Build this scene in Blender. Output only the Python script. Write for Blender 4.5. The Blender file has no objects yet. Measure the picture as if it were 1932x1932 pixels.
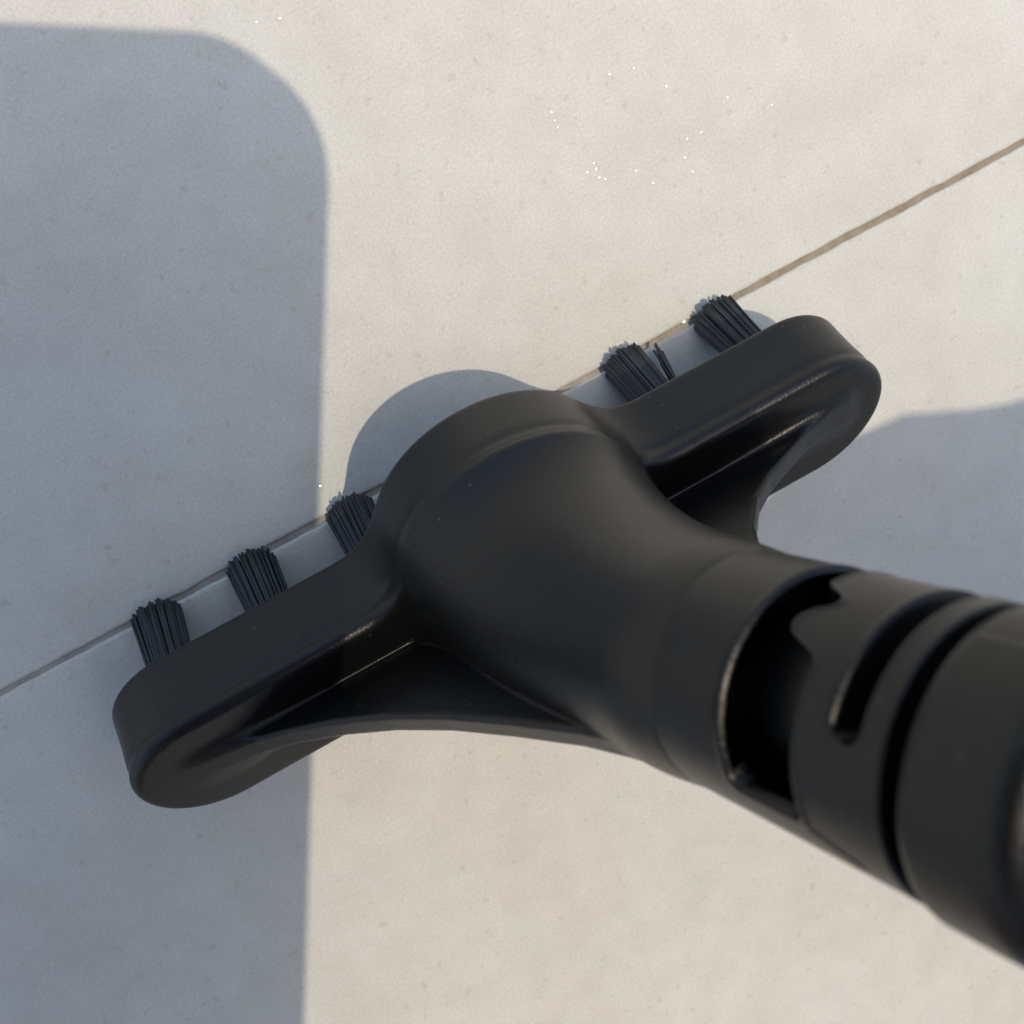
import bpy, math, random
import numpy as np
from mathutils import Matrix, Vector

random.seed(4)
rng = np.random.default_rng(11)
MM = 0.001

# ------------------------------------------------------------------ frames
# The brush's own frame (millimetres): x along the block, y towards the
# viewer's side, z from the bristles up to the handle.  BR / BT carry it into
# the camera frame (x right, y down, z forward).
BR = np.array([[0.8727129821637476, -0.21105151194135066, 0.440260502509739],
               [-0.4791653388894489, -0.5432349621863017, 0.6894174017715297],
               [0.09366231243044137, -0.8126210895403324, -0.5752167731077261]])
BT = np.array([-2.3459, 1.9009, 116.289])
TUFT = 12.58
nrm = np.array([0.2337, 0.23, -1.0]); nrm /= np.linalg.norm(nrm)      # tile normal in the camera frame
ex = BR[:, 0] - nrm * (BR[:, 0] @ nrm); ex /= np.linalg.norm(ex)
ey = np.cross(nrm, ex)
W = np.stack([ex, ey, nrm])                                            # camera frame -> world
ORG = BT + BR @ np.array([0, 0, -TUFT])                                # the tuft tips' mid point lies on the joint

def cam2w(p):
    return (W @ (np.asarray(p, float) - ORG)) * MM
def camdir(v):
    return W @ np.asarray(v, float)

def mat4(r, t):
    m = Matrix.Identity(4)
    for i in range(3):
        for j in range(3):
            m[i][j] = float(r[i, j])
        m[i][3] = float(t[i])
    return m

sc = bpy.context.scene
col = sc.collection

# ------------------------------------------------------------------ camera
FPX = 1983.7
cd = bpy.data.cameras.new('camera')
cam = bpy.data.objects.new('camera', cd); col.objects.link(cam)
cam.matrix_world = mat4(W @ np.diag([1, -1, -1]), cam2w([0, 0, 0]))
cd.sensor_width = 36; cd.lens = FPX / 1932 * 36
cd.clip_start = 0.002; cd.clip_end = 100
cd.dof.use_dof = True; cd.dof.focus_distance = 0.113
cd.dof.aperture_fstop = 44.0
sc.camera = cam

# ------------------------------------------------------------------ light
ANTI = np.array([(330 - 966) / FPX, (500 - 966) / FPX, 1.0])           # where the lens's own shadow falls
sdir = camdir(ANTI / np.linalg.norm(ANTI))                             # direction the sunlight travels
tosun = Vector((-sdir).tolist())
elev = math.asin(tosun.z); azim = math.atan2(tosun.x, tosun.y)
wd = bpy.data.worlds.new('World'); sc.world = wd; wd.use_nodes = True
nt = wd.node_tree
sky = nt.nodes.new('ShaderNodeTexSky'); sky.sky_type = 'NISHITA'; sky.sun_disc = False
sky.sun_elevation = elev; sky.sun_rotation = azim
sky.air_density = 1.0; sky.dust_density = 2.4; sky.ozone_density = 0.4
bg = nt.nodes['Background']; bg.inputs['Strength'].default_value = 0.15
nt.links.new(sky.outputs[0], bg.inputs['Color'])
sd = bpy.data.lights.new('sun', 'SUN'); sd.energy = 2.0; sd.angle = math.radians(0.53)
sd.color = (.70, .60, .472)
sun = bpy.data.objects.new('sun', sd); col.objects.link(sun)
sun.rotation_euler = tosun.to_track_quat('Z', 'Y').to_euler()
sun.location = (0, 0, 1)
sc.view_settings.view_transform = 'Standard'
sc.view_settings.look = 'None'
sc.view_settings.gamma = 1.0
sc.view_settings.exposure = 0.49

# ------------------------------------------------------------------ helpers
def link(name, me, mat=None, parent=None, smooth=True):
    o = bpy.data.objects.new(name, me); col.objects.link(o)
    if mat: me.materials.append(mat)
    if parent: o.parent = parent
    if smooth and len(me.polygons):
        me.polygons.foreach_set('use_smooth', np.ones(len(me.polygons), bool))
    return o

def mesh(name, v, f):
    me = bpy.data.meshes.new(name)
    me.from_pydata([tuple(map(float, p)) for p in v], [], [tuple(map(int, q)) for q in f])
    me.update()
    return me

def quadmesh(name, v, q):
    me = bpy.data.meshes.new(name)
    v = np.asarray(v, np.float32); q = np.asarray(q, np.int32)
    me.vertices.add(len(v)); me.vertices.foreach_set('co', v.ravel())
    me.loops.add(q.size); me.loops.foreach_set('vertex_index', q.ravel())
    me.polygons.add(len(q)); me.polygons.foreach_set('loop_start', np.arange(0, q.size, 4, dtype=np.int32))
    me.update(calc_edges=True); me.validate()
    return me

def tag(o, label=None, cat=None, group=None, kind=None):
    for k, x in (('label', label), ('category', cat), ('group', group), ('kind', kind)):
        if x: o[k] = x

def nodes(name):
    m = bpy.data.materials.new(name); m.use_nodes = True
    t = m.node_tree
    return m, t, t.nodes['Principled BSDF']

def N(t, typ, **kw):
    n = t.nodes.new(typ)
    for k, x in kw.items():
        if k in n.inputs: n.inputs[k].default_value = x
        else: setattr(n, k, x)
    return n

# ------------------------------------------------------------------ materials
def tile_material():
    m, t, b = nodes('tile_glaze')
    tc = N(t, 'ShaderNodeTexCoord')
    geo = N(t, 'ShaderNodeNewGeometry')
    def noise(scale, detail=3, rough=.55):
        n = N(t, 'ShaderNodeTexNoise', Scale=scale, Detail=detail, Roughness=rough)
        t.links.new(geo.outputs['Position'], n.inputs['Vector']); return n
    big = noise(38, 4); mid = noise(170, 4, .6); fine = noise(900, 2); speck = noise(640, 2, .5); grain = noise(3200, 1)
    r1 = N(t, 'ShaderNodeValToRGB'); r1.color_ramp.elements[0].position = .34; r1.color_ramp.elements[1].position = .66
    r1.color_ramp.elements[0].color = (.570, .556, .487, 1); r1.color_ramp.elements[1].color = (.600, .606, .538, 1)
    t.links.new(big.outputs['Fac'], r1.inputs['Fac'])
    r2 = N(t, 'ShaderNodeValToRGB'); r2.color_ramp.elements[0].position = .30; r2.color_ramp.elements[1].position = .70
    r2.color_ramp.elements[0].color = (.945, .943, .935, 1); r2.color_ramp.elements[1].color = (1.03, 1.03, 1.03, 1)
    t.links.new(mid.outputs['Fac'], r2.inputs['Fac'])
    m1 = N(t, 'ShaderNodeMix', data_type='RGBA', blend_type='MULTIPLY'); m1.inputs[0].default_value = 1
    t.links.new(r1.outputs[0], m1.inputs[6]); t.links.new(r2.outputs[0], m1.inputs[7])
    r3 = N(t, 'ShaderNodeValToRGB'); r3.color_ramp.elements[0].position = .27; r3.color_ramp.elements[1].position = .36
    r3.color_ramp.elements[0].color = (.74, .72, .68, 1); r3.color_ramp.elements[1].color = (1, 1, 1, 1)
    t.links.new(speck.outputs['Fac'], r3.inputs['Fac'])
    m2 = N(t, 'ShaderNodeMix', data_type='RGBA', blend_type='MULTIPLY'); m2.inputs[0].default_value = .42
    t.links.new(m1.outputs[2], m2.inputs[6]); t.links.new(r3.outputs[0], m2.inputs[7])
    r4 = N(t, 'ShaderNodeValToRGB'); r4.color_ramp.elements[0].position = .25; r4.color_ramp.elements[1].position = .75
    r4.color_ramp.elements[0].color = (.90, .90, .90, 1); r4.color_ramp.elements[1].color = (1.07, 1.07, 1.07, 1)
    t.links.new(grain.outputs['Fac'], r4.inputs['Fac'])
    m3 = N(t, 'ShaderNodeMix', data_type='RGBA', blend_type='MULTIPLY'); m3.inputs[0].default_value = 1
    t.links.new(m2.outputs[2], m3.inputs[6]); t.links.new(r4.outputs[0], m3.inputs[7])
    # brown dirt creeping from the unscrubbed joint onto the tile edge
    sp = N(t, 'ShaderNodeSeparateXYZ'); t.links.new(geo.outputs['Position'], sp.inputs[0])
    ab = N(t, 'ShaderNodeMath', operation='ABSOLUTE'); t.links.new(sp.outputs[1], ab.inputs[0])
    ny = noise(420, 4, .7)
    k1 = N(t, 'ShaderNodeMath', operation='MULTIPLY_ADD'); k1.inputs[1].default_value = -.0019
    t.links.new(ny.outputs['Fac'], k1.inputs[0]); t.links.new(ab.outputs[0], k1.inputs[2])
    k2 = N(t, 'ShaderNodeMapRange'); k2.inputs['From Min'].default_value = -.0010; k2.inputs['From Max'].default_value = -.0002
    k2.inputs['To Min'].default_value = 1; k2.inputs['To Max'].default_value = 0
    t.links.new(k1.outputs[0], k2.inputs['Value'])
    k3 = N(t, 'ShaderNodeMapRange'); k3.inputs['From Min'].default_value = .006; k3.inputs['From Max'].default_value = .040
    k3.inputs['To Min'].default_value = .12; k3.inputs['To Max'].default_value = .75
    t.links.new(sp.outputs[0], k3.inputs['Value'])
    k4 = N(t, 'ShaderNodeMath', operation='MULTIPLY'); t.links.new(k2.outputs[0], k4.inputs[0]); t.links.new(k3.outputs[0], k4.inputs[1])
    m4 = N(t, 'ShaderNodeMix', data_type='RGBA'); t.links.new(k4.outputs[0], m4.inputs[0])
    t.links.new(m3.outputs[2], m4.inputs[6]); m4.inputs[7].default_value = (.42, .365, .28, 1)
    t.links.new(m4.outputs[2], b.inputs['Base Color'])
    b.inputs['Roughness'].default_value = .62
    b.inputs['Specular IOR Level'].default_value = .35
    bp = N(t, 'ShaderNodeBump', Strength=.25, Distance=.0004)
    t.links.new(fine.outputs['Fac'], bp.inputs['Height'])
    t.links.new(bp.outputs[0], b.inputs['Normal'])
    return m

def grout_material():
    m, t, b = nodes('old_grout')
    geo = N(t, 'ShaderNodeNewGeometry')
    n = N(t, 'ShaderNodeTexNoise', Scale=260, Detail=5, Roughness=.7)
    t.links.new(geo.outputs['Position'], n.inputs['Vector'])
    r = N(t, 'ShaderNodeValToRGB'); r.color_ramp.elements[0].position = .3; r.color_ramp.elements[1].position = .72
    r.color_ramp.elements[0].color = (.19, .155, .11, 1); r.color_ramp.elements[1].color = (.37, .315, .235, 1)
    t.links.new(n.outputs['Fac'], r.inputs['Fac'])
    # the stretch already scrubbed is pale grey, the rest still brown with dirt
    rc = N(t, 'ShaderNodeValToRGB'); rc.color_ramp.elements[0].position = .3; rc.color_ramp.elements[1].position = .72
    rc.color_ramp.elements[0].color = (.27, .248, .215, 1); rc.color_ramp.elements[1].color = (.48, .45, .40, 1)
    t.links.new(n.outputs['Fac'], rc.inputs['Fac'])
    sx = N(t, 'ShaderNodeSeparateXYZ'); t.links.new(geo.outputs['Position'], sx.inputs[0])
    n3 = N(t, 'ShaderNodeTexNoise', Scale=60, Detail=3); t.links.new(geo.outputs['Position'], n3.inputs['Vector'])
    ad = N(t, 'ShaderNodeMath', operation='MULTIPLY_ADD'); ad.inputs[1].default_value = .05
    t.links.new(n3.outputs['Fac'], ad.inputs[0]); t.links.new(sx.outputs[0], ad.inputs[2])
    mr = N(t, 'ShaderNodeMapRange'); mr.inputs['From Min'].default_value = .035; mr.inputs['From Max'].default_value = .065
    t.links.new(ad.outputs[0], mr.inputs['Value'])
    mx = N(t, 'ShaderNodeMix', data_type='RGBA')
    t.links.new(mr.outputs[0], mx.inputs[0]); t.links.new(rc.outputs[0], mx.inputs[6]); t.links.new(r.outputs[0], mx.inputs[7])
    t.links.new(mx.outputs[2], b.inputs['Base Color'])
    b.inputs['Roughness'].default_value = .9
    bp = N(t, 'ShaderNodeBump', Strength=.6, Distance=.0003)
    t.links.new(n.outputs['Fac'], bp.inputs['Height']); t.links.new(bp.outputs[0], b.inputs['Normal'])
    return m

def plastic(name, colr, rough, bump=.10, scale=2600, dust=0.0):
    m, t, b = nodes(name)
    tc = N(t, 'ShaderNodeTexCoord')
    n = N(t, 'ShaderNodeTexNoise', Scale=scale, Detail=2, Roughness=.5)
    t.links.new(tc.outputs['Object'], n.inputs['Vector'])
    n2 = N(t, 'ShaderNodeTexNoise', Scale=90, Detail=4, Roughness=.6)
    t.links.new(tc.outputs['Object'], n2.inputs['Vector'])
    mr = N(t, 'ShaderNodeMapRange'); mr.inputs['To Min'].default_value = rough - .05; mr.inputs['To Max'].default_value = rough + .05
    t.links.new(n2.outputs['Fac'], mr.inputs['Value']); t.links.new(mr.outputs[0], b.inputs['Roughness'])
    dn = N(t, 'ShaderNodeTexVoronoi', Scale=520); t.links.new(tc.outputs['Object'], dn.inputs['Vector'])
    dr = N(t, 'ShaderNodeMapRange'); dr.inputs['From Min'].default_value = .030; dr.inputs['From Max'].default_value = .075
    dr.inputs['To Min'].default_value = dust; dr.inputs['To Max'].default_value = 0
    t.links.new(dn.outputs['Distance'], dr.inputs['Value'])
    dc = N(t, 'ShaderNodeMix', data_type='RGBA'); t.links.new(dr.outputs[0], dc.inputs[0])
    dc.inputs[6].default_value = (*colr, 1); dc.inputs[7].default_value = (.30, .28, .25, 1)
    t.links.new(dc.outputs[2], b.inputs['Base Color'])
    b.inputs['Specular IOR Level'].default_value = .40
    bp = N(t, 'ShaderNodeBump', Strength=bump, Distance=.0001)
    t.links.new(n.outputs['Fac'], bp.inputs['Height']); t.links.new(bp.outputs[0], b.inputs['Normal'])
    return m

TILE = tile_material(); GROUT = grout_material()
BLACK = plastic('black_moulded_plastic', (.0042, .0046, .0046), .36, .42, 3600, .22)
BRISTLE = plastic('dark_grey_nylon', (.030, .036, .042), .5, .05)
def glint_material():
    m, t, b = nodes('glint_gloss')  # smooth gloss for the added glint caps
    b.inputs['Base Color'].default_value = (.6, .57, .52, 1); b.inputs['Roughness'].default_value = .06
    return m
GLINT = glint_material()

# ------------------------------------------------------------------ floor
JOINT = 0.00072
TS = 0.45
bed = mesh('floor', [(-1.1, -.9, -.00035), (1.15, -.9, -.00035), (1.15, .9, -.00035), (-1.1, .9, -.00035)], [(0, 1, 2, 3)])
floor = link('floor', bed, GROUT, smooth=False); tag(floor, kind='structure')
def tile_mesh(along):
    # wavy arris along the joint so that the joint has an uneven edge
    n = 900
    r = np.random.default_rng(5)
    def wob():
        a = r.normal(size=n + 1)
        k = np.ones(5) / 5; a = np.convolve(np.pad(a, 2, mode='edge'), k, 'valid')
        b = np.convolve(np.pad(r.normal(size=n + 1), 20, mode='edge'), np.ones(41) / 41, 'valid')
        return a * .00008 + b * .00032
    xs = np.linspace(-TS / 2 + JOINT / 2, TS / 2 - JOINT / 2, n + 1)
    h = TS / 2 - JOINT / 2
    prof = [(0.0, -.004), (0.0, -.00028), (.00006, -.00011), (.0002, -.00002), (.0005, 0.0)]
    v = []; f = []
    rows = []
    for side in (-1, 1):
        w = wob()
        for off, z in (prof if side < 0 else prof[::-1]):
            base = len(v); rows.append(base)
            for i, x in enumerate(xs):
                v.append((x, side * (h - off + w[i]), z))
    for a, b in zip(rows[:-1], rows[1:]):
        for i in range(n):
            f.append((a + i, a + i + 1, b + i + 1, b + i))
    return mesh('tile', v, f)
tm = tile_mesh(0)
first = True
for iy in (0, -1, 1, -2):
    for ix in (-2, -1, 0, 1, 2):
        o = link('tile', tm, TILE if first else None, floor); first = False
        o.location = (ix * TS + .03 + (0.0 if iy == 0 else .06), (iy + .5) * TS, 0)
        if iy == -1: o.rotation_euler.z = math.pi

# small gloss caps added as glints, tilted to mirror the sun into the lens
def px_floor(px, py):
    d = np.array([(px - 966) / FPX, (py - 966) / FPX, 1.0])
    k = (nrm @ ORG) / (nrm @ d)
    return cam2w(d * k), camdir(d / np.linalg.norm(d))
GL = [(1046, 228), (1040, 212), (1052, 240), (1108, 325), (1125, 318), (1130, 335), (1142, 338), (1120, 308), (1257, 163), (1322, 250),
      (1292, 297), (1306, 324), (1372, 184), (1455, 198), (1196, 128), (1232, 345), (1200, 322), (1296, 262), (1150, 140), (484, 42), (528, 35), (604, 917), (1139, 684), (1290, 607)]
v = []; f = []
for k, (px, py) in enumerate(GL):
    p, d = px_floor(px, py)
    hvec = -(d + sdir); hvec /= np.linalg.norm(hvec)
    rad = .00013 + .00016 * rng.random() ** 2
    if k > 20: rad = .00034
    cap = math.radians(2.6)
    R_ = rad / math.sin(cap)
    zax = hvec; xax = np.cross(zax, [0.3, 1, .1]); xax /= np.linalg.norm(xax); yax = np.cross(zax, xax)
    p = p + np.array([0, 0, .00006])
    base = len(v); v.append(p + zax * (R_ - R_ * math.cos(cap)))
    for ring in (1, 2, 3, 4):
        a = cap * ring / 4
        for j in range(10):
            th = j * math.tau / 10
            v.append(p + zax * (R_ * math.cos(a) - R_ * math.cos(cap)) + (xax * math.cos(th) + yax * math.sin(th) * .7) * R_ * math.sin(a))
    for j in range(10):
        v.append(p - np.array([0, 0, .00012]) + (xax * math.cos(j * math.tau / 10) + yax * math.sin(j * math.tau / 10) * .7) * rad)
    for j in range(10):
        f.append((base, base + 1 + j, base + 1 + (j + 1) % 10))
    for ring in range(4):
        for j in range(10):
            a0 = base + 1 + ring * 10
            f.append((a0 + j, a0 + 10 + j, a0 + 10 + (j + 1) % 10, a0 + (j + 1) % 10))
wb = link('glint_caps', mesh('glint_caps', v, f), GLINT, floor); tag(wb, kind='stuff')

# ------------------------------------------------------------------ brush
brush = bpy.data.objects.new('grout_brush', None); col.objects.link(brush)
bm4 = mat4(W @ BR, cam2w(BT)); brush.matrix_world = bm4
brush.empty_display_size = .01
tag(brush, 'black plastic grout brush scrubbing the tile joint', 'brush')

HD = np.array([0.35594, 0.68497, 1.0]); HD /= np.linalg.norm(HD)
HC = np.array([-2.732, 5.1515, 9.0])
CAMB = BR.T @ (-BT)
E1 = CAMB - (HC + 50 * HD); E1 -= HD * (E1 @ HD); E1 /= np.linalg.norm(E1); E2 = np.cross(HD, E1)
H = 9.22; T = 17.27; L = 90.0; RH = 8.55; SLOPE = .685

def smin(a, b, k):
    h = np.clip(.5 + .5 * (b - a) / k, 0, 1)
    return b * (1 - h) + a * h - k * h * (1 - h)
def smax(a, b, k):
    return -smin(-a, -b, k)

WEBL = [(-41.5, 6.0), (-37.5, 8.9), (-34.5, 9.75), (-31.5, 10.7), (-28, 12.3), (-23, 15.3), (-18, 19), (-13.2, 23.4), (-8.5, 28.6), (-4, 34.0), (-1.2, 38.2), (2.0, 42.0), (6, 43)]
WEBR = [(12, 36), (15.5, 31), (18.2, 25.6), (20.4, 21.2), (23.4, 17.2), (26.5, 14.7), (29.5, 13.0), (33.5, 10.9), (37.0, 9.6), (39.5, 8.8), (41.5, 6.0)]
POLY = np.array(WEBL + WEBR)
def polysdf(x, z):
    d = None; s = None
    n = len(POLY)
    for i in range(n):
        a = POLY[i]; b = POLY[(i + 1) % n]
        e = b - a
        wx = x - a[0]; wz = z - a[1]
        h = np.clip((wx * e[0] + wz * e[1]) / (e @ e), 0, 1)
        q = (wx - e[0] * h) ** 2 + (wz - e[1] * h) ** 2
        d = q if d is None else np.minimum(d, q)
        c1 = z >= a[1]; c2 = z < b[1]; c3 = e[0] * wz > e[1] * wx
        fl = (c1 & c2 & c3) | (~c1 & ~c2 & ~c3)
        s = np.where(fl, -1, 1) if s is None else np.where(fl, -s, s)
    return np.sqrt(d) * s

C0_ = np.array([1.6, 9.92, H]); C1_ = HC + HD * 38.0
PD = np.cross([0, 0, 1.0], HD); PD /= np.linalg.norm(PD)
PW0 = np.cross(PD, [0, 0, 1.0]); PW0 = PW0 if PW0[1] < 0 else -PW0
PIV = C0_ - PW0 * (((C1_ - C0_) @ HD) / -(PW0 @ HD))
PHI = math.atan2(-(PW0 @ HD), HD[2])
PA0 = (C0_ - PIV) @ PD; PR0 = (C0_ - PIV) @ PW0
PA1 = (C1_ - PIV) @ PD; PR1 = float(np.linalg.norm((C1_ - PIV) - PD * PA1))
FLARE = []                                           # the foot of the neck spreads towards the webs
for k in range(301):
    u = k / 300
    FLARE.append((np.array([2.3, 4.2, 6.8]) * (1 - u) + (HC + HD * 34) * u, 8.3 + (15.4 - 8.3) * (1 - u) ** 2.3))

def body_sdf(x, y, z):
    # block and hub share one outline, extruded up to the top face
    waist = .16 * np.sin(np.pi * np.clip(z / H, 0, 1))
    r = T / 2 - waist
    st = np.sqrt((x - np.clip(x, -(L / 2 - T / 2), L / 2 - T / 2)) ** 2 + y * y) - r
    hub = np.sqrt((x - 1.6) ** 2 + (y - 7.25 - .29 * z) ** 2) - (13.0 - .03 * z)
    plan = smin(st, hub, 6.0)
    # rounded top and bottom arris
    def rounded(a, b, rr):
        u = np.maximum(a + rr, 0); w = np.maximum(b + rr, 0)
        return np.minimum(np.maximum(a + rr, b + rr), 0) + np.sqrt(u * u + w * w) - rr
    plan = plan + .13 * np.exp(-((z - (H - 2.0)) / .55) ** 2)
    rr = .45 + .7 * np.clip(hub / 4, 0, 1)
    f = rounded(plan, z - H, rr)
    f = rounded(f, -z, .7)
    # neck
    def sweep(chain):
        C = np.array([c for c, _ in chain]); Rr = np.array([r for _, r in chain])
        a = C[0]; e = C[-1] - a; e = e / np.linalg.norm(e)
        tau = (C - a) @ e
        tp = np.clip((x - a[0]) * e[0] + (y - a[1]) * e[1] + (z - a[2]) * e[2], 0, tau[-1])
        q = (x - np.interp(tp, tau, C[:, 0])) ** 2 + (y - np.interp(tp, tau, C[:, 1])) ** 2 + (z - np.interp(tp, tau, C[:, 2])) ** 2
        return np.sqrt(q) - np.interp(tp, tau, Rr)
    # neck: sections turn from the top of the hub to the axis of the handle about one far line
    v0 = x - PIV[0]; v1 = y - PIV[1]; v2 = z - PIV[2]
    la = v0 * PD[0] + v1 * PD[1]
    lw = v0 * PW0[0] + v1 * PW0[1]
    uu = np.arctan2(v2 + 0 * lw, lw + 0 * v2) / PHI
    ro = np.sqrt(v2 * v2 + lw * lw)
    uc = np.clip(uu, 0, 1); es = uc * uc * (3 - 2 * uc)
    ca = PA0 + (PA1 - PA0) * es; cr = PR0 + (PR1 - PR0) * es
    rn = 8.55 + (12.62 - 8.55) * (1 - uc) ** 1.9 - .5 * np.clip((uu - 1) * 10, 0, 1)
    g = np.sqrt((la - ca) ** 2 + (ro - cr) ** 2) - rn
    g = np.maximum(g, H - .5 - z)
    g2 = sweep(FLARE)
    g2 = np.maximum(np.maximum(g2, 2.5 - z), -6.5 - y)
    g = smin(g, g2, 2.2)
    f = smin(f, g, .3)
    # webs on both sides
    pw = polysdf(x, z) 
    w = (y - (2.2 + SLOPE * (z - H))) * math.cos(math.atan(SLOPE))
    # a slight draft: the sheet is thicker at the neck
    th = 3.1
    wb = rounded(pw, np.abs(w + th / 2) - th / 2, .55)
    wb = np.maximum(wb, 4 - z)
    f = smin(f, wb, .35 + 2.0 * np.clip((np.abs(x) - 22) / 12, 0, 1))
    # cut off inside the socket
    cut = (x - HC[0]) * HD[0] + (y - HC[1]) * HD[1] + (z - HC[2]) * HD[2] - 40.5
    return np.maximum(f, cut)

def surface_nets(fn, lo, hi, h):
    ax = [np.arange(lo[i], hi[i] + h, h, dtype=np.float32) for i in range(3)]
    F = fn(ax[0][:, None, None], ax[1][None, :, None], ax[2][None, None, :]).astype(np.float32)
    nx, ny, nz = F.shape
    S = F < 0
    cells = (nx - 1, ny - 1, nz - 1)
    corner = [(i, j, k) for i in (0, 1) for j in (0, 1) for k in (0, 1)]
    cnt = np.zeros(cells, np.int8)
    for i, j, k in corner:
        cnt += S[i:nx - 1 + i, j:ny - 1 + j, k:nz - 1 + k]
    act = (cnt > 0) & (cnt < 8)
    idx = np.full(cells, -1, np.int64)
    ci = np.argwhere(act); idx[act] = np.arange(len(ci))
    acc = np.zeros((len(ci), 3)); num = np.zeros(len(ci))
    for a in corner:
        for d in range(3):
            if a[d] == 1: continue
            b = list(a); b[d] = 1
            fa = F[ci[:, 0] + a[0], ci[:, 1] + a[1], ci[:, 2] + a[2]]; fb = F[ci[:, 0] + b[0], ci[:, 1] + b[1], ci[:, 2] + b[2]]
            m = (fa < 0) != (fb < 0)
            t = np.where(m, fa / np.where(m, fa - fb, 1), 0)
            p = np.array(a, float)[None].repeat(len(ci), 0); p[:, d] += t
            acc += np.where(m[:, None], p, 0); num += m
    V = (ci + acc / num[:, None]) * h + np.array(lo)
    Q = []
    for d in range(3):
        e, g = (d + 1) % 3, (d + 2) % 3
        sl0 = [slice(None)] * 3; sl1 = [slice(None)] * 3
        sl0[d] = slice(0, -1); sl1[d] = slice(1, None)
        A = S[tuple(sl0)]; B = S[tuple(sl1)]
        pos = np.argwhere(A != B)
        ok = (pos[:, e] > 0) & (pos[:, g] > 0) & (pos[:, e] < cells[e]) & (pos[:, g] < cells[g])
        pos = pos[ok]
        sa = A[tuple(pos.T)]
        def cell(de, dg):
            q = pos.copy(); q[:, e] -= de; q[:, g] -= dg
            return idx[tuple(q.T)]
        q = np.stack([cell(1, 1), cell(0, 1), cell(0, 0), cell(1, 0)], 1)
        q[~sa] = q[~sa][:, ::-1]
        Q.append(q)
    return V, np.concatenate(Q)

def project(fn, V, it=4):
    for _ in range(it):
        e = .03
        f = fn(V[:, 0], V[:, 1], V[:, 2])
        g = np.stack([(fn(V[:, 0] + e * (k == 0), V[:, 1] + e * (k == 1), V[:, 2] + e * (k == 2)) - fn(V[:, 0] - e * (k == 0), V[:, 1] - e * (k == 1), V[:, 2] - e * (k == 2))) / (2 * e) for k in range(3)], 1)
        n2 = np.maximum((g * g).sum(1), .3)
        V = V - np.clip(f / n2, -.2, .2)[:, None] * g
    return V

V, Q = surface_nets(body_sdf, (-47, -11, -1.5), (47, 36, 48), .30)
V = project(body_sdf, V, 3)
body = link('brush_head', quadmesh('brush_head', V * MM, Q), BLACK, brush)

# ---- tufts
NV = W @ BR                                          # brush -> world rotation
def height(p):                                       # height above the tile, mm
    return (NV @ p)[2] + (W @ (BT - ORG))[2]
def tuft_mesh(cx, seed, stray=False):
    r = np.random.default_rng(seed)
    v = []; f = []
    n = 430
    lean = r.normal(0, .25); leany = r.normal(0, .12)
    for b in range(n):
        rho = math.sqrt((b + .5) / n); a = b * 2.39996 + r.normal(0, .12)
        ux, uy = rho * math.cos(a), rho * math.sin(a)
        root = np.array([cx + ux * 2.35, uy * 2.35, .3])
        sp = 1.20 + r.normal(0, .015)
        tip = np.array([cx + ux * 2.35 * sp + lean + r.normal(0, .05), uy * 2.35 * sp + leany + r.normal(0, .10), -11.7 + r.normal(0, .09)])
        if stray and ux > .80:
            tip = tip + np.array([1.5 + r.normal(0, .2), -.1, 1.4 + r.normal(0, .5)])
        rad = .145 + r.normal(0, .008)
        bow = r.normal(0, .035, 2)
        seg = 5
        ph = r.random() * 6.28
        pts = []
        for k in range(seg + 1):
            u = k / seg
            p = root * (1 - u) + tip * u
            p = p + np.array([bow[0], bow[1], 0]) * math.sin(u * math.pi)
            p[:2] += np.array([ux, uy]) * .25 * (u * u - u)
            pts.append(p)
        # bend the ends that would enter the tile so that they lie on it
        for k in range(seg + 1):
            hh = height(pts[k])
            if hh < rad: 
                pts[k] = pts[k] + (NV.T @ np.array([0, 0, 1.0])) * (rad - hh)
        base = len(v); ns = 6
        for k, p in enumerate(pts):
            for j in range(ns):
                th = j * math.tau / ns + ph
                v.append((p + np.array([math.cos(th) * rad, math.sin(th) * rad, 0])) * MM)
        for k in range(seg):
            for j in range(ns):
                f.append((base + k * ns + j, base + k * ns + (j + 1) % ns, base + (k + 1) * ns + (j + 1) % ns, base + (k + 1) * ns + j))
        f.append(tuple(base + seg * ns + j for j in range(ns)))
    return mesh('bristle_tuft', v, f)
for i in range(7):
    link('bristle_tuft', tuft_mesh((i - 3) * 12.456 - .6, 30 + i, i == 5), BRISTLE, brush)

# ---- socket with bayonet slots, and the pole
def lathe(s, th, rad):
    ct, st = np.cos(th), np.sin(th)
    P = HC + s[..., None] * HD + (rad * ct)[..., None] * E1 + (rad * st)[..., None] * E2
    return P
def sstep(a, b, x):
    u = np.clip((x - a) / (b - a), 0, 1); return u * u * (3 - 2 * u)
def gridmesh(name, S, R_, nth=420, fn=None, hollow=None):
    th = np.linspace(-math.pi, math.pi, nth, endpoint=False)
    SS, TH = np.meshgrid(S, th, indexing='ij')
    RR = np.repeat(R_[:, None], nth, 1)
    if fn is not None: RR = fn(SS, TH, RR)
    P = lathe(SS, TH, RR)
    n = len(S); I = np.arange(n * nth).reshape(n, nth); J = np.roll(I, -1, 1)
    q = np.stack([I[:-1], J[:-1], J[1:], I[1:]], -1).reshape(-1, 4)
    if hollow is not None:
        sunk = (np.repeat(R_[:, None], nth, 1) - RR).reshape(-1)
        q = q[(sunk[q].max(1) < hollow) | (SS.reshape(-1)[q[:, 0]] > 52.6)]
    return quadmesh(name, P.reshape(-1, 3) * MM, q)
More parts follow.
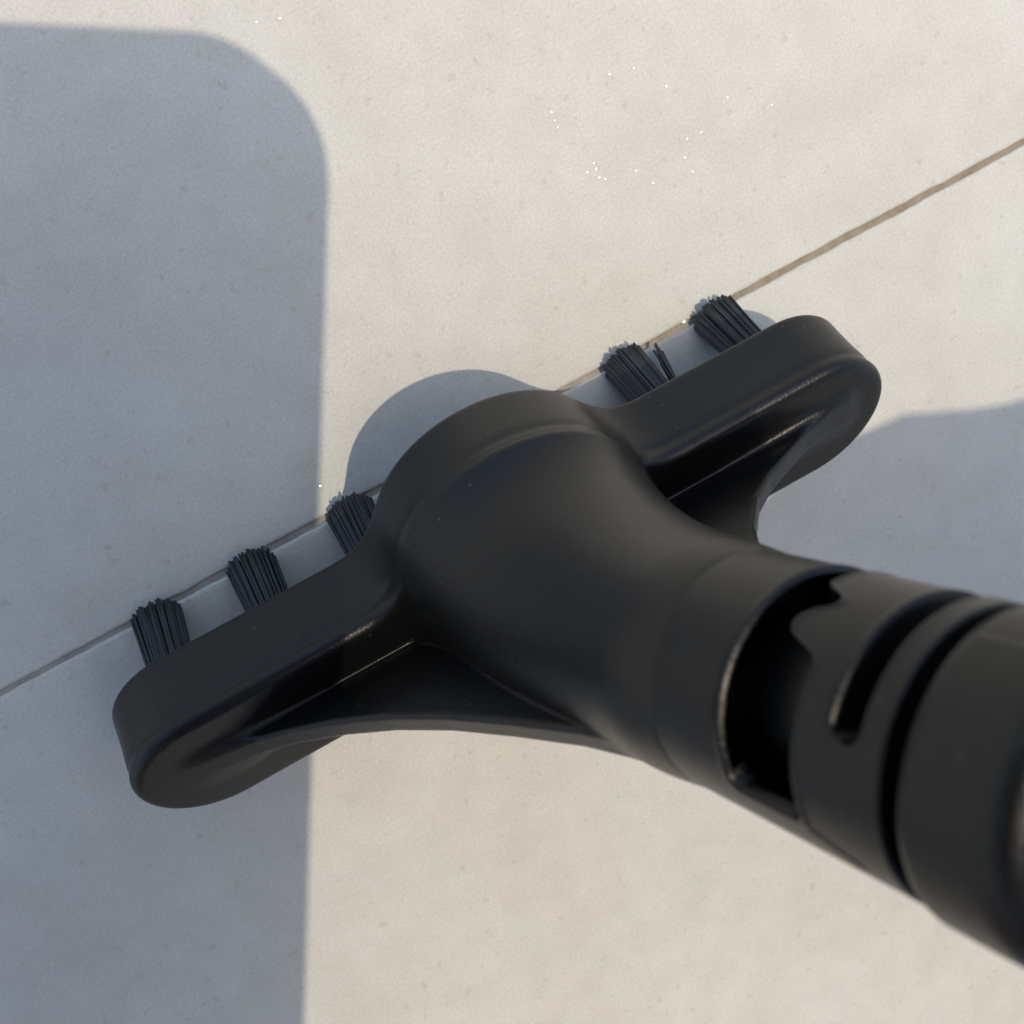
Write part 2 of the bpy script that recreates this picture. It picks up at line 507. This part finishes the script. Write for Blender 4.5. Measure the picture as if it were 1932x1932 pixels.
def slots(S, TH, RR):
    deg = np.degrees(TH); arc = deg * math.pi / 180 * RH
    # slot one: wide window with a tongue
    edge = lambda g: np.interp(g, [-180, -50, -46, -43, -37, -34, -28, -21, -18, -15, -12, 60, 180],
                      [47.7, 47.7, 48.6, 49.9, 50.0, 49.0, 48.25, 48.35, 49.2, 50.7, 51.25, 51.3, 51.3])
    right = (edge(deg) + edge(deg - 2) + edge(deg + 2) + edge(deg - 1) + edge(deg + 1)) / 5
    d1 = smin(smin(S - 45.5, right - S, .4), np.minimum((54 - deg), (deg + 128)) * math.pi / 180 * RH, 1.1)
    # slot two: narrow with a rounded end
    a_end = math.radians(6.5) * RH
    d2 = .9 - np.hypot(S - 54.95, np.maximum(0, arc - a_end) + np.maximum(0, -arc - 17))
    depth = 4.6 * sstep(-.13, .13, d1) + 2.7 * sstep(-.13, .16, d2)
    lip = .10 * np.exp(-((d1 + .35) / .22) ** 2) + .05 * np.exp(-((d2 + .3) / .2) ** 2)
    # thin raised parting line beside the slots
    u = (S - 51.4) / 3.6; ridge = .10 * np.exp(-((deg - (56 + 11 * u)) * .149 / .16) ** 2) * sstep(0, .1, u) * sstep(1.05, .9, u)
    return RR - depth + lip + ridge
s1 = np.concatenate([np.arange(33.0, 57.45, .06), [57.5, 57.56, 57.6, 57.6]])
r1 = np.full(len(s1), RH); 
r1 = RH - .35 * (1 - sstep(33, 39, s1)) 
r1[-4:] = [RH - .04, RH - .13, RH - .3, 6.8]
sock = link('handle_socket', gridmesh('handle_socket', s1, r1, 900, slots, 1.7), BLACK, brush)

prof = [(41.5, .05), (41.6, 4.6), (42.0, 5.2), (57.0, 5.25), (57.3, 7.0), (58.6, 7.05), (58.74, 7.2), (58.78, 8.3), (58.84, 8.6), (59.05, 8.84), (59.4, 8.93), (62, 8.95), (63.6, 8.95), (64.3, 8.88), (64.9, 8.62), (65.3, 8.25), (65.5, 8.0), (65.8, 7.9), (66.4, 7.85), (90, 7.8)]
pr = []
for (a, ra), (b, rb) in zip(prof[:-1], prof[1:]):
    n = max(2, int((b - a) / .4))
    for k in range(n): pr.append((a + (b - a) * k / n, ra + (rb - ra) * k / n))
pr += [(90, 7.8), (112, 7.8), (116, 7.4), (118, 6.0), (118.6, 4), (118.8, 0.05)]
pr = np.array(pr)
def seamline(S, TH, RR):
    deg = np.degrees(TH)
    return RR + .10 * np.exp(-((deg + 38) * .149 / .12) ** 2) * (S > 59.2) * (S < 64.6) - .12 * sstep(-37, -39, deg) * sstep(-75, -70, deg) * (S > 59.2) * (S < 64.6)
pole = link('handle_pole', gridmesh('handle_pole', pr[:, 0], pr[:, 1], 200, seamline), BLACK, brush)

# ------------------------------------------------------------------ the phone taking the picture (its shadow falls on the left)
# back face in the lens plane, edges along the picture's edges
def shadow_offset(px, py):
    d = np.array([(px - 966) / FPX, (py - 966) / FPX, 1.0]); k = (nrm @ ORG) / (nrm @ d)
    P = d * k
    # travel back along the sunlight to the lens plane z = -1
    return P - ANTI * (P[2] + 1.0)
xr = shadow_offset(625, 480)[0]; yt = shadow_offset(60, 79)[1]
PW, PH, PT, PR = 74.0, 150.0, 9.0, 14.0
def phone_outline(w, h, r, n=14):
    pts = []
    for cx, cy, a0 in ((w - r, h - r, 0), (r, h - r, 90), (r, r, 180), (w - r, r, 270)):
        for k in range(n + 1):
            a = math.radians(a0 + 90 * k / n); pts.append((cx + r * math.cos(a), cy + r * math.sin(a)))
    return pts
PHM = plastic('black_phone_case', (.02, .02, .022), .5)
GLASSM = plastic('dark_screen_glass', (.01, .01, .012), .08, 0)
phone = bpy.data.objects.new('phone', None); col.objects.link(phone)
phone.matrix_world = mat4(W, cam2w([0, 0, 0]))
tag(phone, 'black phone held above the brush, casting the large round-cornered shadow', 'phone')
def slab(name, w, h, r, x0, y0, z0, z1, bev, mat, parent):
    v = []; f = []
    rings = [(bev, z0), (0, z0 + (bev if z1 > z0 else -bev)), (0, z1 - (bev if z1 > z0 else -bev)), (bev, z1)]
    n = None
    for ins, z in rings:
        o = phone_outline(w - 2 * ins, h - 2 * ins, max(r - ins, .3)); n = len(o)
        v += [((x0 + ins + a) * MM, (y0 + ins + b) * MM, z * MM) for a, b in o]
    for k in range(3):
        for j in range(n):
            f.append((k * n + j, k * n + (j + 1) % n, (k + 1) * n + (j + 1) % n, (k + 1) * n + j))
    f.append(tuple(range(n))[::-1]); f.append(tuple(3 * n + j for j in range(n)))
    return link(name, mesh(name, v, f), mat, parent, smooth=False)
slab('phone_case', PW, PH, PR, xr - PW, yt, -1.0, -1.0 - PT, 1.6, PHM, phone)
slab('screen', PW - 7, PH - 7, PR - 3, xr - PW + 3.5, yt + 3.5, -1.0 - PT + .2, -1.0 - PT - .6, .25, GLASSM, phone)

# ------------------------------------------------------------------ the person scrubbing: kneeling beyond the lower edge of the picture, one hand
# on the pole beyond the right edge, the other on the phone
def body_material():
    m, t, b = nodes('skin_and_dark_clothes')
    geo = N(t, 'ShaderNodeNewGeometry')
    ln = N(t, 'ShaderNodeVectorMath', operation='LENGTH'); t.links.new(geo.outputs['Position'], ln.inputs[0])
    n = N(t, 'ShaderNodeTexNoise', Scale=900, Detail=3); t.links.new(geo.outputs['Position'], n.inputs['Vector'])
    sz = N(t, 'ShaderNodeSeparateXYZ'); t.links.new(geo.outputs['Position'], sz.inputs[0])
    mr = N(t, 'ShaderNodeMath', operation='LESS_THAN'); mr.inputs[1].default_value = .225; t.links.new(ln.outputs['Value'], mr.inputs[0])
    mh = N(t, 'ShaderNodeMath', operation='GREATER_THAN'); mh.inputs[1].default_value = .69; t.links.new(sz.outputs[2], mh.inputs[0])
    ms = N(t, 'ShaderNodeMath', operation='MAXIMUM'); t.links.new(mr.outputs[0], ms.inputs[0]); t.links.new(mh.outputs[0], ms.inputs[1])
    ma = N(t, 'ShaderNodeMix', data_type='RGBA'); t.links.new(ms.outputs[0], ma.inputs[0])
    ma.inputs[6].default_value = (.03, .032, .038, 1); ma.inputs[7].default_value = (.42, .25, .17, 1)
    dh = N(t, 'ShaderNodeVectorMath', operation='DOT_PRODUCT'); t.links.new(geo.outputs['Position'], dh.inputs[0])
    dh.inputs[1].default_value = (DN[0] * .62, DN[1] * .62, .78)
    hr = N(t, 'ShaderNodeMath', operation='GREATER_THAN'); hr.inputs[1].default_value = float(np.dot(wp(.02, .345, .83), [DN[0] * .62, DN[1] * .62, .78])); t.links.new(dh.outputs['Value'], hr.inputs[0])
    hm_ = N(t, 'ShaderNodeMath', operation='MULTIPLY'); t.links.new(hr.outputs[0], hm_.inputs[0]); t.links.new(mh.outputs[0], hm_.inputs[1])
    mx = N(t, 'ShaderNodeMix', data_type='RGBA'); t.links.new(hm_.outputs[0], mx.inputs[0])
    t.links.new(ma.outputs[2], mx.inputs[6]); mx.inputs[7].default_value = (.02, .014, .01, 1)
    t.links.new(mx.outputs[2], b.inputs['Base Color']); b.inputs['Roughness'].default_value = .65
    bp = N(t, 'ShaderNodeBump', Strength=.2, Distance=.0004); t.links.new(n.outputs['Fac'], bp.inputs['Height'])
    t.links.new(bp.outputs[0], b.inputs['Normal'])
    return m
d_cam = BR @ HD
A0 = BR @ HC + BT + np.array([30.0, 33.6, 0.0])
def ax(s): return A0 + d_cam * s
U = np.array([1.0, -.26, 0.0]); U -= d_cam * (U @ d_cam); U /= np.linalg.norm(U)
Vv = np.cross(d_cam, U)
def hp(s, phi, r):
    a = math.radians(phi); return ax(s) + (U * math.cos(a) + Vv * math.sin(a)) * r
verts = []; edges = []; radii = []
def addw(p, r, prev=None):
    verts.append(tuple(float(q) for q in p)); radii.append(r * MM)
    if prev is not None: edges.append((prev, len(verts) - 1))
    return len(verts) - 1
def addv(p, r, prev=None): return addw(cam2w(p), r, prev)
DN = np.array([-.49, -.87, 0]); RT = np.array([.89, -.455, 0])
def wp(right, down, h): return RT * (right + .10) + DN * (down * .97 - .08) + np.array([0, 0, h])
pelvis = addw(wp(.02, .66, .27), 150)
waist_ = addw(wp(.02, .60, .42), 135, pelvis)
chest = addw(wp(.02, .47, .58), 145, waist_)
neck_ = addw(wp(.02, .39, .68), 62, chest)
head_ = addw(wp(.02, .36, .80), 80, neck_)
crown = addw(wp(.02, .375, .845), 80, head_)
jaw = addw(wp(.02, .325, .745), 50, head_)
nose = addw(wp(.02, .262, .775), 11, head_)
for sd_ in (-1, 1): ear = addw(wp(.02 + sd_ * .080, .37, .785), 15, head_)
for sd_ in (-1, 1):
    hip = addw(wp(.02 + sd_ * .11, .63, .22), 88, pelvis)
    knee = addw(wp(.02 + sd_ * .17, .33, .075), 66, hip)
    shin = addw(wp(.02 + sd_ * .16, .52, .060), 54, knee)
    ankle = addw(wp(.02 + sd_ * .15, .74, .05), 40, shin)
    toe = addw(wp(.02 + sd_ * .15, .86, .04), 34, ankle)
# right arm and the hand on the pole
S0 = 128
sh = addw(wp(.19, .43, .58), 62, chest)
elb = addw(wp(.20, .22, .24), 44, sh)
fore = addv(ax(S0 + 10) + U * 150, 31, elb)
wrist = addv(ax(S0 + 6) + U * 84, 23, fore)
palm = addv(ax(S0 + 2) + U * 50, 19, wrist)
for k, (ds, ln_) in enumerate(((-27, .95), (-9, 1.0), (9, .96), (26, .85))):
    a = addv(hp(S0 + ds * .8, 24, 36), 12.0, palm)
    b = addv(hp(S0 + ds * .85, 62, 21 + 3 * ln_), 9.0, a)
    c_ = addv(hp(S0 + ds, 108, 16.5), 8.2, b)
    d_ = addv(hp(S0 + ds, 160, 13.5), 7.8, c_)
    e_ = addv(hp(S0 + ds, 160 + 40 * ln_, 7), 7.0, d_)
t1_ = addv(hp(S0 - 16, -26, 32), 12.0, palm)
t2_ = addv(hp(S0 - 32, -40, 17), 10.0, t1_)
t3_ = addv(hp(S0 - 38, -70, 8), 8.8, t2_)
t4_ = addv(hp(S0 - 40, 170, 6), 7.6, t3_)
heel = addv(hp(S0 - 6, 20, 12), 14, palm)
# left arm and the hand under the phone
sh2 = addw(wp(-.18, .43, .60), 64, chest)
elb2 = addw(wp(-.40, .33, .27), 44, sh2)
px0 = xr - PW / 2; py0 = yt + PH
wr2 = addv([px0 - 30, py0 + 45, -28], 23, elb2)
pa2 = addv([px0 - 8, py0 - 2, -30], 18, wr2)
for k, yy in enumerate((-52, -34, -17, 0)):
    a = addv([px0 - 20, py0 + yy - 6, -27], 9.5, pa2)
    b = addv([px0 - 36, py0 + yy - 10, -22], 8.6, a)
    c_ = addv([px0 - PW / 2 - 9, py0 + yy - 12, -8], 8.0, b)
    d_ = addv([px0 - PW / 2 - 2, py0 + yy - 12, 7], 7.0, c_)
a = addv([px0 + 6, py0 - 14, -29], 11, pa2); b = addv([px0 + 4, py0 - 40, -26], 9.5, a); c_ = addv([px0 + 2, py0 - 64, -20], 8, b)
def limb_field(step):
    P = np.array(verts) * 1000; Rr = np.array(radii) * 1000
    lo = (P - Rr[:, None]).min(0) - 25; hi = (P + Rr[:, None]).max(0) + 25
    ax_ = [np.arange(lo[i], hi[i] + step, step, dtype=np.float32) for i in range(3)]
    Fd = np.full([len(a) for a in ax_], 60.0, np.float32)
    for i, j in edges:
        a, b, ra, rb = P[i], P[j], Rr[i], Rr[j]
        l = np.minimum(a - ra, b - rb) - 40; h = np.maximum(a + ra, b + rb) + 40
        sl = tuple(slice(max(0, int((l[q] - lo[q]) / step)), int((h[q] - lo[q]) / step) + 2) for q in range(3))
        X = ax_[0][sl[0]][:, None, None]; Y = ax_[1][sl[1]][None, :, None]; Z = ax_[2][sl[2]][None, None, :]
        e = b - a
        t = np.clip(((X - a[0]) * e[0] + (Y - a[1]) * e[1] + (Z - a[2]) * e[2]) / (e @ e), 0, 1)
        d = np.sqrt((X - a[0] - e[0] * t) ** 2 + (Y - a[1] - e[1] * t) ** 2 + (Z - a[2] - e[2] * t) ** 2) - (ra + (rb - ra) * t)
        Fd[sl] = smin(Fd[sl], d, np.float32(min(28.0, .35 * min(ra, rb) + .5)))
    return lo, hi, Fd
plo, phi_, PF = limb_field(4.2)
pv, pq = surface_nets(lambda a, b, c: PF[:a.shape[0], :b.shape[1], :c.shape[2]], plo, phi_, 4.2)
person = link('person', quadmesh('person', pv * MM, pq), body_material(), None)
tag(person, 'person in dark clothes kneeling over the tiles, one hand on the brush', 'person')
